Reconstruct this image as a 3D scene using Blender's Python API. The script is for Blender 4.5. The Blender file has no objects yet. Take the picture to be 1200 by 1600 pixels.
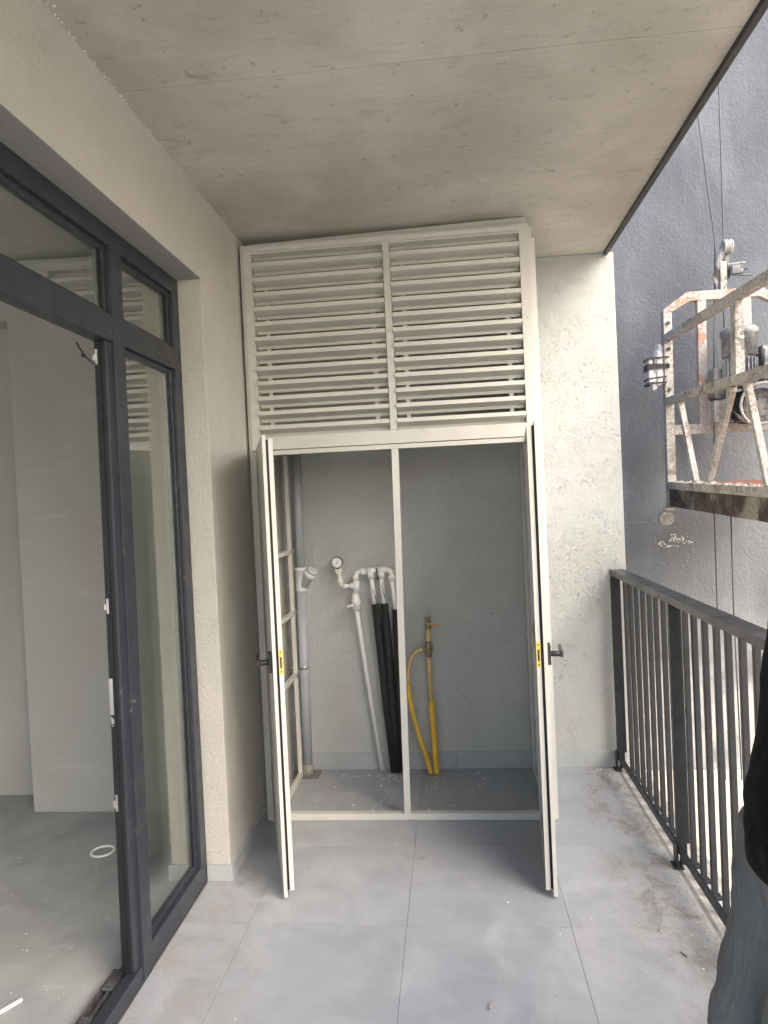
import bpy, bmesh, math, random
from mathutils import Vector, Matrix
R = math.radians
random.seed(7)
S = bpy.context.scene
COL = S.collection

# ------------------------------------------------------------------ camera, world, sun, exposure
cam_d = bpy.data.cameras.new('camera')
cam = bpy.data.objects.new('camera', cam_d); COL.objects.link(cam)
YAW, PITCH, ROLL, FPX = .0954, -.0178, -.0464, 1089.27
_f = Vector((-math.sin(YAW)*math.cos(PITCH), math.cos(YAW)*math.cos(PITCH), math.sin(PITCH)))
_r = Vector((math.cos(YAW), math.sin(YAW), 0)); _u = _r.cross(_f)
_r2 = math.cos(ROLL)*_r + math.sin(ROLL)*_u; _u2 = -math.sin(ROLL)*_r + math.cos(ROLL)*_u
m = Matrix((( _r2.x, _u2.x, -_f.x), (_r2.y, _u2.y, -_f.y), (_r2.z, _u2.z, -_f.z))).to_4x4()
m.translation = (.2308, -2.553, 1.5847)
cam.matrix_world = m
cam_d.sensor_fit = 'VERTICAL'; cam_d.sensor_height = 36; cam_d.lens = 36*FPX/1600
cam_d.clip_start = .05; cam_d.clip_end = 500
S.camera = cam
S.render.resolution_x, S.render.resolution_y = 768, 1024

W = bpy.data.worlds.new('World'); S.world = W; W.use_nodes = True
nt = W.node_tree
bg = nt.nodes['Background']
sky = nt.nodes.new('ShaderNodeTexSky'); sky.sky_type = 'NISHITA'; sky.sun_disc = False
SUN_DIR = Vector((.74, -.68, .84)).normalized()
sky.sun_elevation = math.asin(SUN_DIR.z); sky.sun_rotation = math.atan2(SUN_DIR.x, SUN_DIR.y)
sky.dust_density = 4; sky.air_density = 1.0; sky.ozone_density = 1.0
hs = nt.nodes.new('ShaderNodeHueSaturation'); hs.inputs['Saturation'].default_value = 1.3
nt.links.new(sky.outputs[0], hs.inputs['Color']); nt.links.new(hs.outputs[0], bg.inputs['Color'])
bg.inputs['Strength'].default_value = .15
sl = bpy.data.lights.new('sun', 'SUN'); sl.energy = .9; sl.angle = R(52); sl.color = (1, .99, .97)
so = bpy.data.objects.new('sun', sl); COL.objects.link(so)
so.rotation_euler = SUN_DIR.to_track_quat('Z', 'Y').to_euler(); so.location = (8, -8, 14)
S.view_settings.view_transform = 'Standard'; S.view_settings.look = 'None'
S.view_settings.exposure = 1.68; S.view_settings.gamma = 1; S.view_settings.use_curve_mapping = False
S.cycles.max_bounces = 14; S.cycles.diffuse_bounces = 8; S.cycles.transparent_max_bounces = 16
S.cycles.sample_clamp_indirect = 6

# ------------------------------------------------------------------ materials
class N:
    def __init__(s, name):
        s.m = bpy.data.materials.new(name); s.m.use_nodes = True
        s.t = s.m.node_tree; s.b = s.t.nodes['Principled BSDF']; s.o = s.t.nodes['Material Output']
        s.pos = s.t.nodes.new('ShaderNodeNewGeometry').outputs['Position']
    def n(s, typ, **k):
        d = s.t.nodes.new(typ)
        for a, v in k.items(): setattr(d, a, v)
        return d
    def link(s, a, b): s.t.links.new(a, b)
    def mapping(s, src, scale=(1,1,1), loc=(0,0,0), rot=(0,0,0)):
        d = s.n('ShaderNodeMapping'); d.inputs['Scale'].default_value = scale
        d.inputs['Location'].default_value = loc; d.inputs['Rotation'].default_value = rot
        s.link(src, d.inputs['Vector']); return d.outputs[0]
    def noise(s, src, scale, detail=4, rough=.55, dist=0.):
        d = s.n('ShaderNodeTexNoise'); d.inputs['Scale'].default_value = scale
        d.inputs['Detail'].default_value = detail; d.inputs['Roughness'].default_value = rough
        d.inputs['Distortion'].default_value = dist
        s.link(src, d.inputs['Vector']); return d.outputs['Fac']
    def rng(s, src, a, b, c=0., d=1., smooth=True):
        n = s.n('ShaderNodeMapRange')
        if smooth: n.interpolation_type = 'SMOOTHSTEP'
        for i, v in zip((1, 2, 3, 4), (a, b, c, d)): n.inputs[i].default_value = v
        s.link(src, n.inputs[0]); return n.outputs[0]
    def math(s, op, a, b=None):
        n = s.n('ShaderNodeMath', operation=op)
        for i, v in enumerate((a, b)):
            if v is None: continue
            if isinstance(v, (int, float)): n.inputs[i].default_value = v
            else: s.link(v, n.inputs[i])
        return n.outputs[0]
    def mix(s, fac, a, b):
        n = s.n('ShaderNodeMix', data_type='RGBA')
        if isinstance(fac, (int, float)): n.inputs[0].default_value = fac
        else: s.link(fac, n.inputs[0])
        for i, v in ((6, a), (7, b)):
            if isinstance(v, tuple): n.inputs[i].default_value = (*v, 1)
            else: s.link(v, n.inputs[i])
        return n.outputs[2]
    def bump(s, h, strength=1., dist=.002, prev=None):
        n = s.n('ShaderNodeBump'); n.inputs['Strength'].default_value = strength
        n.inputs['Distance'].default_value = dist; s.link(h, n.inputs['Height'])
        if prev: s.link(prev, n.inputs['Normal'])
        return n.outputs[0]
    def done(s, col=None, rough=.5, metal=0., normal=None, spec=None):
        if isinstance(col, tuple): s.b.inputs['Base Color'].default_value = (*col, 1)
        elif col is not None: s.link(col, s.b.inputs['Base Color'])
        if isinstance(rough, (int, float)): s.b.inputs['Roughness'].default_value = rough
        else: s.link(rough, s.b.inputs['Roughness'])
        s.b.inputs['Metallic'].default_value = metal
        if spec is not None: s.b.inputs['Specular IOR Level'].default_value = spec
        if normal: s.link(normal, s.b.inputs['Normal'])
        return s.m

def simple(name, col, rough=.5, metal=0., var=.12, scale=14., bump=0., bscale=200., dirt=None, dirt_amt=0., spec=None):
    k = N(name)
    n1 = k.noise(k.pos, scale, 5, .6)
    c = k.mix(k.rng(n1, .3, .7), tuple(x*(1-var) for x in col), tuple(min(1, x*(1+var)) for x in col))
    if dirt:
        d = k.rng(k.noise(k.pos, scale*2.3, 6, .7, .4), .62-dirt_amt*.3, .8-dirt_amt*.2)
        c = k.mix(d, c, dirt)
    r = k.rng(k.noise(k.pos, scale*1.7, 3), .3, .7, max(.02, rough-.08), min(1, rough+.08))
    nrm = k.bump(k.noise(k.pos, bscale, 3), .6, bump) if bump else None
    return k.done(c, r, metal, nrm, spec)

def plaster(name, col, groove=.0035, gscale=26., dens=.52, grain=.0012, col2=None, vary=.05, groove_dark=.82):
    """scratched 'bark beetle' render: grain, with short worm grooves in patches"""
    k = N(name)
    warp = k.noise(k.pos, 9, 2)
    v = k.mapping(k.pos, (1, 1, .62))
    n1 = k.noise(v, gscale, 1.5, .5, 1.2)
    ridge = k.math('ABSOLUTE', k.math('SUBTRACT', n1, .5))
    line = k.rng(ridge, .003, .0135, 1., 0.)
    n2 = k.noise(v, gscale*1.9, 1, .5, .6)
    line2 = k.rng(k.math('ABSOLUTE', k.math('SUBTRACT', n2, .46)), .003, .012, 1., 0.)
    patch = k.rng(k.noise(k.pos, 9, 4, .65), dens-.03, dens+.06)
    patch2 = k.rng(k.noise(k.mapping(k.pos, loc=(3, 5, 1)), 12, 4, .65), dens, dens+.08)
    g = k.math('MAXIMUM', k.math('MULTIPLY', line, patch), k.math('MULTIPLY', line2, patch2))
    g = k.math('MULTIPLY', g, k.rng(k.noise(k.pos, 64, 2, .5), .46, .55))
    fine = k.noise(k.pos, 330, 3, .65)
    mid = k.noise(k.pos, 60, 4, .6)
    h = k.math('SUBTRACT', k.math('ADD', k.math('MULTIPLY', fine, grain), k.math('MULTIPLY', mid, grain*1.6)),
               k.math('MULTIPLY', g, groove))
    big = k.noise(k.pos, 1.3, 5, .6)
    c = k.mix(k.rng(big, .3, .7), tuple(x*(1-vary) for x in col), tuple(x*(1+vary) for x in (col2 or col)))
    c = k.mix(k.math('MULTIPLY', g, 1-groove_dark), c, tuple(x*.35 for x in col))
    sp = k.rng(k.noise(k.pos, 120, 2), .70, .76)
    c = k.mix(k.math('MULTIPLY', sp, .3), c, tuple(x*.55 for x in col))
    n = k.n('ShaderNodeBump'); n.inputs['Strength'].default_value = 1; n.inputs['Distance'].default_value = 1.
    k.link(h, n.inputs['Height'])
    return k.done(c, .9, 0, n.outputs[0], .2)

def concrete_ceiling():
    k = N('raw_concrete')
    streak = k.noise(k.mapping(k.pos, (1.2, 9, 1)), 3.2, 8, .68, .5)
    cloud = k.noise(k.pos, 1.6, 6, .6, .3)
    c = k.mix(k.rng(cloud, .3, .7), (.38, .37, .328), (.52, .508, .46))
    c = k.mix(k.math('MULTIPLY', k.rng(streak, .48, .80), .38), c, (.33, .308, .27))
    blot = k.rng(k.noise(k.mapping(k.pos, (1, 1.7, 1)), 7.5, 8, .78, .35), .53, .72)
    c = k.mix(k.math('MULTIPLY', k.math('MULTIPLY', blot, k.rng(k.noise(k.pos, 2.1, 3, .5), .35, .62, .25, 1.)), .72), c, (.22, .21, .195))
    spots = k.rng(k.noise(k.pos, 34, 4, .6), .62, .72)
    c = k.mix(k.math('MULTIPLY', spots, .5), c, (.13, .125, .12))
    light = k.rng(k.noise(k.mapping(k.pos, (1.5, 6, 1), (4, 2, 0)), 7, 6, .7), .60, .74)
    c = k.mix(k.math('MULTIPLY', light, .45), c, (.60, .57, .51))
    # hairline drag marks along the boards
    hl = k.noise(k.mapping(k.pos, (3, 60, 1)), 4, 4, .6)
    c = k.mix(k.math('MULTIPLY', k.rng(hl, .60, .75), .2), c, (.28, .26, .235))
    n = k.bump(k.noise(k.pos, 140, 4, .7), .7, .0012)
    n = k.bump(streak, .5, .004, n)
    return k.done(c, .85, 0, n, .25)

def tile_mat(name, col, dirty=True):
    k = N(name)
    oi = k.n('ShaderNodeObjectInfo').outputs['Random']
    off = k.n('ShaderNodeCombineXYZ'); k.link(k.math('MULTIPLY', oi, 37.), off.inputs[0]); k.link(k.math('MULTIPLY', oi, 11.), off.inputs[1])
    add = k.n('ShaderNodeVectorMath', operation='ADD'); k.link(k.pos, add.inputs[0]); k.link(off.outputs[0], add.inputs[1])
    v = add.outputs[0]
    cl = k.noise(k.mapping(v, (1, 1.6, 1)), 4.2, 6, .6, .6)
    c = k.mix(k.rng(cl, .28, .72), tuple(x*.90 for x in col), tuple(x*1.08 for x in col))
    fine = k.noise(v, 60, 5, .7)
    c = k.mix(k.math('MULTIPLY', k.rng(fine, .55, .75), .18), c, tuple(x*.7 for x in col))
    c = k.mix(k.math('MULTIPLY', oi, .12), c, tuple(x*.85 for x in col))
    rough = k.rng(cl, .3, .7, .34, .50)
    if dirty:
        sx = k.n('ShaderNodeSeparateXYZ'); k.link(k.pos, sx.inputs[0])
        # trodden-in plaster dust, in smears and films
        dust = k.rng(k.noise(k.mapping(k.pos, (1.5, .9, 1)), 3.1, 8, .72, .8), .47, .68)
        c = k.mix(k.math('MULTIPLY', dust, .30), c, (.55, .56, .57))
        rough = k.math('ADD', rough, k.math('MULTIPLY', dust, .22))
        # mud washed along the railing side
        edge = k.rng(sx.outputs[0], .74, 1.0)
        ynear = k.rng(sx.outputs[1], -.75, -.05)
        mud = k.rng(k.noise(k.mapping(k.pos, (1.3, 1., 1), (2, 7, 0)), 4.2, 9, .76, .5), .465, .63)
        mm = k.math('MULTIPLY', k.math('MULTIPLY', edge, ynear), mud)
        c = k.mix(k.math('MULTIPLY', mm, .9), c, (.195, .183, .162))
        ring = k.rng(k.math('ABSOLUTE', k.math('SUBTRACT', k.noise(k.pos, 4.2, 5, .6, 1.), .53)), .003, .016, 1., 0.)
        rm = k.math('MULTIPLY', k.math('MULTIPLY', k.rng(sx.outputs[0], .66, .9), ynear), ring)
        c = k.mix(k.math('MULTIPLY', rm, .22), c, (.20, .19, .17))
        # worn film by the threshold
        th = k.math('MULTIPLY', k.rng(sx.outputs[0], -.35, -.72), k.rng(k.noise(k.pos, 6, 7, .7, .6), .45, .6))
        c = k.mix(k.math('MULTIPLY', th, .5), c, (.30, .275, .25))
        sp = k.rng(k.noise(k.pos, 75, 2, .5), .745, .775)
        c = k.mix(k.math('MULTIPLY', sp, .7), c, (.75, .74, .72))
        rough = k.math('ADD', rough, k.math('MULTIPLY', mm, .25))
    n = k.bump(k.noise(v, 260, 3, .6), .3, .0004)
    n = k.bump(k.noise(v, 3, 2, .5), .3, .003, n)
    return k.done(c, rough, 0, n, .45)

def screed():
    k = N('cement_screed')
    a = k.noise(k.pos, 2.2, 8, .65, .5)
    c = k.mix(k.rng(a, .3, .7), (.29, .305, .31), (.40, .415, .42))
    b = k.rng(k.noise(k.mapping(k.pos, (1, 2, 1)), 9, 7, .7, .6), .56, .74)
    c = k.mix(k.math('MULTIPLY', b, .5), c, (.50, .50, .49))
    s = k.rng(k.noise(k.pos, 38, 3, .55), .70, .76)
    c = k.mix(k.math('MULTIPLY', s, .7), c, (.66, .66, .64))
    d = k.rng(k.noise(k.pos, 22, 4, .6), .68, .78)
    c = k.mix(k.math('MULTIPLY', d, .4), c, (.14, .14, .14))
    n = k.bump(k.noise(k.pos, 90, 5, .7), .6, .0018)
    return k.done(c, .8, 0, n, .3)

def putty():
    k = N('grey_putty')
    a = k.noise(k.mapping(k.pos, (1, 1, .5)), 1.6, 5, .55, .5)
    c = k.mix(k.rng(a, .3, .7), (.37, .37, .345), (.425, .425, .40))
    b = k.rng(k.noise(k.mapping(k.pos, (1, 1, 5)), 3, 5, .6, .3), .55, .75)
    c = k.mix(k.math('MULTIPLY', b, .6), c, (.48, .48, .46))
    return k.done(c, .75, 0, k.bump(k.noise(k.pos, 25, 5, .6), .4, .0012), .3)

def splattered(name, base, base2, paste, amt=.5, scale=38.):
    k = N(name)
    c = k.mix(k.rng(k.noise(k.pos, 7, 4, .6), .4, .6), base, base2)
    p = k.rng(k.noise(k.pos, scale, 7, .75, .6), .62-amt*.28, .70-amt*.22)
    p2 = k.rng(k.noise(k.pos, 4.5, 4, .6), .55-amt*.25, .68-amt*.2)
    pp = k.math('MAXIMUM', p, k.math('MULTIPLY', p2, .8))
    paste_c = k.mix(k.rng(k.noise(k.pos, 60, 5, .75), .30, .75), tuple(x*.5 for x in paste), tuple(x*1.12 for x in paste))
    c = k.mix(pp, c, paste_c)
    h = k.math('ADD', pp, k.math('MULTIPLY', k.noise(k.pos, 160, 4, .7), .8))
    return k.done(c, .8, 0, k.bump(h, .9, .004), .3)

def wall_dark():
    k = N('grey_stucco')
    fine = k.noise(k.pos, 95, 4, .68, .4)
    mid = k.noise(k.mapping(k.pos, (1, 1, .7)), 44, 4, .65, .8)
    c = k.mix(k.rng(k.noise(k.mapping(k.pos, (1, 1, .6)), 1.5, 7, .66, .4), .28, .72), (.112, .122, .138), (.182, .196, .216))
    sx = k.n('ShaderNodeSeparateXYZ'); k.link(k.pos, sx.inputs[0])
    st = k.rng(k.noise(k.mapping(k.pos, (7, 1, .35)), 3, 5, .6), .56, .76)
    c = k.mix(k.math('MULTIPLY', st, .28), c, (.27, .28, .295))
    bounce_z = k.math('MULTIPLY', k.rng(sx.outputs[2], .95, .1), k.rng(k.noise(k.pos, 2.4, 6, .65), .30, .62))  # paler towards the base: ground bounce painted into the stucco colour
    c = k.mix(k.math('MULTIPLY', bounce_z, .75), c, (.50, .51, .52))
    sp = k.rng(k.noise(k.pos, 40, 3, .6), .735, .78)
    c = k.mix(k.math('MULTIPLY', sp, .45), c, (.55, .55, .55))
    h = k.math('ADD', k.math('MULTIPLY', fine, .6), mid)
    return k.done(c, .88, 0, k.bump(h, 1., .009), .2)

def glass():
    k = N('window_glass')
    k.t.nodes.remove(k.b)
    tr = k.n('ShaderNodeBsdfTransparent'); tr.inputs[0].default_value = (.93, .955, .94, 1)
    gl = k.n('ShaderNodeBsdfGlossy'); gl.inputs['Roughness'].default_value = .004
    lw = k.n('ShaderNodeLayerWeight'); lw.inputs['Blend'].default_value = .5
    fac = k.math('ADD', k.math('MULTIPLY', k.math('POWER', lw.outputs['Facing'], 5.), .77), .23)
    mx = k.n('ShaderNodeMixShader')
    k.link(fac, mx.inputs[0]); k.link(tr.outputs[0], mx.inputs[1]); k.link(gl.outputs[0], mx.inputs[2])
    k.link(mx.outputs[0], k.o.inputs['Surface']); return k.m

def denim():
    k = N('grey_denim')
    fold = k.noise(k.mapping(k.pos, (1.2, 1.2, .5), rot=(.3, .5, 0)), 9, 3, .5, 1.3)
    c = k.mix(k.rng(k.noise(k.pos, 6, 4, .6), .3, .7), (.115, .130, .148), (.17, .188, .205))
    w = k.noise(k.mapping(k.pos, (1, 1, .3)), 900, 2, .5)
    c = k.mix(k.math('MULTIPLY', k.rng(w, .45, .7), .45), c, (.27, .29, .31))
    n = k.bump(fold, .9, .02); n = k.bump(w, .4, .0008, n)
    return k.done(c, .85, 0, n, .2)

M = {}
M['wall'] = plaster('cream_render', (.585, .575, .525), .0042, 56, .53, .0050, groove_dark=.84)
M['backwall'] = plaster('pale_scratched_render', (.47, .49, .485), .0050, 62, .50, .0042, groove_dark=.74)
M['niche'] = plaster('plain_lightened_render', (.56, .575, .56), .0036, 60, .535, .0050, groove_dark=.84)  # back wall plaster, colour lifted to stand in for light in the niche
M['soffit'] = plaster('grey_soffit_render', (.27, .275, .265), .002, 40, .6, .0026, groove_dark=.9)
M['ceiling'] = concrete_ceiling()
M['tile'] = tile_mat('grey_porcelain', (.335, .36, .395))
M['skirt'] = tile_mat('grey_skirting_tile', (.40, .425, .44), False)
M['grout'] = simple('grout', (.19, .19, .185), .9)
M['screed'] = screed(); M['putty'] = putty()
M['ledge'] = simple('bare_concrete', (.42, .42, .41), .9, 0, .2, 20, .0015, 120, (.2, .19, .17), .5)
M['drip'] = simple('dark_drip_trim', (.045, .048, .052), .5, 0, .2)
M['alu'] = simple('anthracite_aluminium', (.028, .032, .043), .36, 0, .07, 9, .0002, 700, (.16, .155, .15), .12)
M['rubber'] = simple('black_gasket', (.009, .010, .012), .5)
M['zinc'] = simple('zinc_hardware', (.55, .55, .54), .35, .9)
M['glass'] = glass()
M['track'] = simple('dusty_track', (.075, .077, .083), .5, .2, .3, 26, .0003, 300, (.40, .39, .37), .10)
M['cream'] = simple('cream_powder_coat', (.55, .55, .515), .42, 0, .04, 5, .0002, 900, (.47, .465, .43), .16)
M['white'] = simple('white_ppr', (.84, .85, .83), .36, 0, .04, 30, 0, 100, (.55, .54, .5), .1)
M['black'] = simple('black_handle', (.022, .022, .024), .42)
M['brass'] = simple('yellow_lock_plate', (.72, .58, .12), .35, .3)
M['pvc'] = simple('grey_pvc', (.36, .385, .43), .35, 0, .06, 12, 0, 100, (.50, .50, .49), .25)
M['pvcw'] = simple('pale_pvc', (.62, .67, .68), .35, 0, .04)
M['foamblk'] = simple('black_pipe_insulation', (.018, .018, .019), .7, 0, .3, 30, .001, 90, (.5, .5, .5), .03)
M['gasy'] = simple('yellow_gas_hose', (.72, .47, .05), .45, 0, .12, 30, 0, 100, (.35, .27, .12), .2)
M['gast'] = simple('tan_gas_pipe', (.70, .50, .22), .5, 0, .1, 40, 0, 100, (.45, .33, .18), .2)
M['gasv'] = simple('dull_brass_fitting', (.30, .25, .17), .4, .5, .2, 60)
M['orange'] = simple('orange_lever', (.75, .28, .06), .45)
M['rail'] = simple('graphite_rail_paint', (.0135, .0165, .022), .42, 0, .2, 18, .0004, 400, (.13, .128, .125), .05)
M['railtop'] = simple('dusty_graphite_paint', (.034, .039, .047), .36, 0, .3, 6, .0004, 400, (.26, .26, .255), .12)
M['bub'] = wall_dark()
M['ground'] = simple('pale_sand', (.66, .62, .51), .95, 0, .1, 3, .004, 40, (.50, .44, .34), .15)
M['gp'] = splattered('plastered_orange_steel', (.52, .17, .06), (.42, .25, .17), (.62, .60, .56), .70, 17)
M['gw'] = splattered('plastered_grey_steel', (.30, .27, .23), (.20, .17, .14), (.60, .58, .54), .66, 20)
M['gd'] = splattered('brown_stained_steel', (.055, .038, .032), (.13, .11, .09), (.40, .38, .34), .16, 20)
M['gm'] = splattered('grey_motor_paint', (.24, .26, .28), (.15, .16, .17), (.60, .60, .58), .42, 26)
M['gk'] = splattered('black_motor_iron', (.030, .031, .033), (.06, .06, .06), (.42, .41, .39), .18, 60)
M['deckred'] = simple('red_primer_deck', (.30, .10, .07), .7, 0, .2, 12, 0, 100, (.5, .48, .44), .3)
M['steelrope'] = simple('steel_rope', (.10, .10, .105), .5, .5)
M['foam'] = simple('white_foam', (.78, .78, .75), .8, 0, .06, 30, .002, 60)
M['tape'] = simple('black_tape', (.015, .015, .017), .35)
M['crumb'] = simple('plaster_crumb', (.70, .69, .66), .9, 0, .1, 60)
M['crumbd'] = simple('mortar_crumb', (.30, .28, .25), .9, 0, .3, 60)
M['skin'] = simple('skin', (.50, .31, .22), .5)
M['hair'] = simple('dark_hair', (.02, .015, .012), .6)
M['jacket'] = simple('black_jersey', (.010, .010, .011), .85, 0, .2, 12, .006, 14, None, 0, .15)
M['denim'] = denim()
M['shoe'] = simple('black_shoe', (.02, .02, .022), .5)
M['ink'] = simple('black_marker', (.02, .02, .03), .6)
M['dial'] = simple('dial_white', (.85, .85, .83), .3, 0, .01)
M['foamspray'] = simple('expanding_foam', (.70, .70, .64), .85, 0, .1, 50, .004, 60)

# ------------------------------------------------------------------ geometry helpers
class B:
    """collects shapes given in world coordinates; build() links them as one mesh object"""
    def __init__(s): s.v = []; s.f = []; s.sm = []
    def box(s, x0, x1, y0, y1, z0, z1):
        s.hexa([(x0,y0,z0),(x1,y0,z0),(x1,y1,z0),(x0,y1,z0),(x0,y0,z1),(x1,y0,z1),(x1,y1,z1),(x0,y1,z1)]); return s
    def hexa(s, p):
        o = len(s.v); s.v += [tuple(q) for q in p]
        for f in ((0,3,2,1),(4,5,6,7),(0,1,5,4),(1,2,6,5),(2,3,7,6),(3,0,4,7)): s.f.append(tuple(o+i for i in f)); s.sm.append(False)
        return s
    def bar(s, p, q, w, h, up=(0,0,1)):
        p, q = Vector(p), Vector(q); d = (q-p).normalized(); u = Vector(up)
        a = d.cross(u)
        if a.length < 1e-4: a = d.cross(Vector((0,1,0)))
        a.normalize(); u = a.cross(d).normalized()
        s.hexa([p-a*w/2-u*h/2, p+a*w/2-u*h/2, q+a*w/2-u*h/2, q-a*w/2-u*h/2,
                p-a*w/2+u*h/2, p+a*w/2+u*h/2, q+a*w/2+u*h/2, q-a*w/2+u*h/2]); return s
    def prism(s, pts, axis, a, b):
        """closed 2-D outline extruded along an axis"""
        n = len(pts); o = len(s.v)
        def mk(u, v, t): return {'x': (t,u,v), 'y': (u,t,v), 'z': (u,v,t)}[axis]
        s.v += [mk(u, v, a) for u, v in pts] + [mk(u, v, b) for u, v in pts]
        s.f += [tuple(range(o+n-1, o-1, -1)), tuple(range(o+n, o+2*n))]; s.sm += [False]*2
        for i in range(n): j = (i+1) % n; s.f.append((o+i, o+j, o+n+j, o+n+i)); s.sm.append(False)
        return s
    def tube(s, pts, r, seg=12, rr=None):
        pts = [Vector(p) for p in pts]; n = len(pts); o = len(s.v)
        ref = Vector((.13, .97, .21)).normalized(); prev = None
        for i, p in enumerate(pts):
            d = (pts[min(i+1, n-1)]-pts[max(i-1, 0)]).normalized()
            a = (prev or ref); a = (a-d*a.dot(d))
            if a.length < 1e-4: a = d.orthogonal()
            a.normalize(); prev = a; b = d.cross(a); rad = rr[i] if rr else r
            for k in range(seg):
                t = 2*math.pi*k/seg; s.v.append(tuple(p+a*math.cos(t)*rad+b*math.sin(t)*rad))
        for i in range(n-1):
            for k in range(seg):
                k2 = (k+1) % seg; s.f.append((o+i*seg+k, o+i*seg+k2, o+(i+1)*seg+k2, o+(i+1)*seg+k)); s.sm.append(True)
        s.f.append(tuple(o+k for k in range(seg-1, -1, -1))); s.f.append(tuple(o+(n-1)*seg+k for k in range(seg))); s.sm += [False]*2
        return s
    def crumb(s, c, r, flat=.6):
        a = random.random()*6.28; o = len(s.v); n = random.choice((4, 5, 6)); el = random.uniform(.5, 1.)
        for k in range(n):
            t = a+6.28*k/n; q = r*random.uniform(.6, 1.15)
            x, y = math.cos(t)*q, math.sin(t)*q*el
            s.v.append((c[0]+x*math.cos(a)-y*math.sin(a), c[1]+x*math.sin(a)+y*math.cos(a), c[2]))
        s.v.append((c[0]+random.uniform(-.2,.2)*r, c[1], c[2]+r*flat*random.uniform(.5, 1.1)))
        for k in range(n): s.f.append((o+k, o+(k+1) % n, o+n)); s.sm.append(False)
        return s
    def build(s, name, mat, parent=None, root=(0,0,0), bevel=0., smooth_all=False):
        me = bpy.data.meshes.new(name)
        r = Vector(root); me.from_pydata([tuple(Vector(v)-r) for v in s.v], [], s.f)
        for p, f in zip(me.polygons, s.sm): p.use_smooth = f or smooth_all
        bm = bmesh.new(); bm.from_mesh(me); bmesh.ops.recalc_face_normals(bm, faces=bm.faces); bm.to_mesh(me); bm.free()
        me.materials.append(mat); me.update()
        o = bpy.data.objects.new(name, me); COL.objects.link(o)
        if parent is not None: o.parent = parent
        else: o.location = r
        if bevel:
            b = o.modifiers.new('bevel', 'BEVEL'); b.width = bevel; b.segments = 2; b.limit_method = 'ANGLE'; b.angle_limit = R(40)
        return o

def arc(c, r, a0, a1, n, plane='xz'):
    out = []
    for i in range(n+1):
        t = R(a0+(a1-a0)*i/n); u, v = r*math.cos(t), r*math.sin(t)
        out.append({'xz': (c[0]+u, c[1], c[2]+v), 'xy': (c[0]+u, c[1]+v, c[2]), 'yz': (c[0], c[1]+u, c[2]+v)}[plane])
    return out

def thing(name, label, cat, loc=(0,0,0), group=None):
    o = bpy.data.objects.new(name, None); o.empty_display_size = .1; COL.objects.link(o); o.location = loc
    o['label'] = label; o['category'] = cat
    if group: o['group'] = group
    return o
def tag(o, label, cat, group=None):
    o['label'] = label; o['category'] = cat
    if group: o['group'] = group
    return o
def struct(o): o['kind'] = 'structure'; return o
def stuff(o): o['kind'] = 'stuff'; return o
def dup(o, parent, loc):
    c = o.copy(); COL.objects.link(c); c.parent = parent; c.location = loc; return c

XL, XF, H, YB, YC = -.766, -.868, 2.920, 1.5056, .836

# ------------------------------------------------------------------ ground, floor, slab
g = B()
g.v = [(-40,-60,-.33),(60,-60,-.33),(60,2.278,-.33),(-40,2.278,-.33)]; g.f = [(0,1,2,3)]; g.sm = [False]
struct(g.build('ground', M['ground']))

fl = B(); fl.box(-.90, 1.118, -3.4, 1.62, -.16, -.0105); floor = struct(fl.build('floor', M['grout'], root=(0,0,0)))
xs = [(-.864, -.6006), (-.5994, -.0006), (.0006, .5994), (.6006, 1.100)]
ys = [-3.4, -3.0, -2.4, -1.8, -1.2, -.6, 0, .6, 1.2, 1.60]
for x0, x1 in xs:
    proto = {}
    for y0, y1 in zip(ys[:-1], ys[1:]):
        ln = round(y1-y0, 3)
        if ln not in proto:
            t = B().box(x0, x1, -ln/2+.0010, ln/2-.0010, -.0100, 0)
            proto[ln] = o = t.build('tile', M['tile'], floor, bevel=.0005)
        else: o = proto[ln].copy(); COL.objects.link(o); o.parent = floor
        o.location = (0, (y0+y1)/2, random.uniform(-.0006, .0002))
lb = B(); lb.box(1.119, 1.262, -3.4, 1.62, -.16, -.012)
struct(lb.build('balcony_edge_slab', M['ledge'], bevel=.006))

# room behind the window
rf = B().box(-5.2, -.985, -4.2, 1.18, -.16, -.004); struct(rf.build('room_floor', M['screed']))
rc = B().box(-5.2, -.985, -4.2, 1.18, 2.86, 2.96); struct(rc.build('room_ceiling', M['putty']))

# balcony ceiling: raw concrete cast in three pours with hairline joints
cs = B().box(-.9, 1.148, -3.4, 1.62, 2.9235, 3.12); ceil = struct(cs.build('ceiling', M['ceiling']))
for y0, y1 in ((-3.4, -1.62), (-1.618, -.3935), (-.391, .7815), (.7835, 1.62)):
    B().box(XL-.02, 1.148, y0, y1, 2.9195, 2.9230).build('concrete_panel', M['ceiling'], ceil)
B().box(1.150, 1.170, -3.4, 1.512, 2.902, 3.12).box(1.1705, 1.180, -3.4, 1.512, 2.912, 3.12).build('drip_edge', M['drip'], ceil, bevel=.002)

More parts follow.
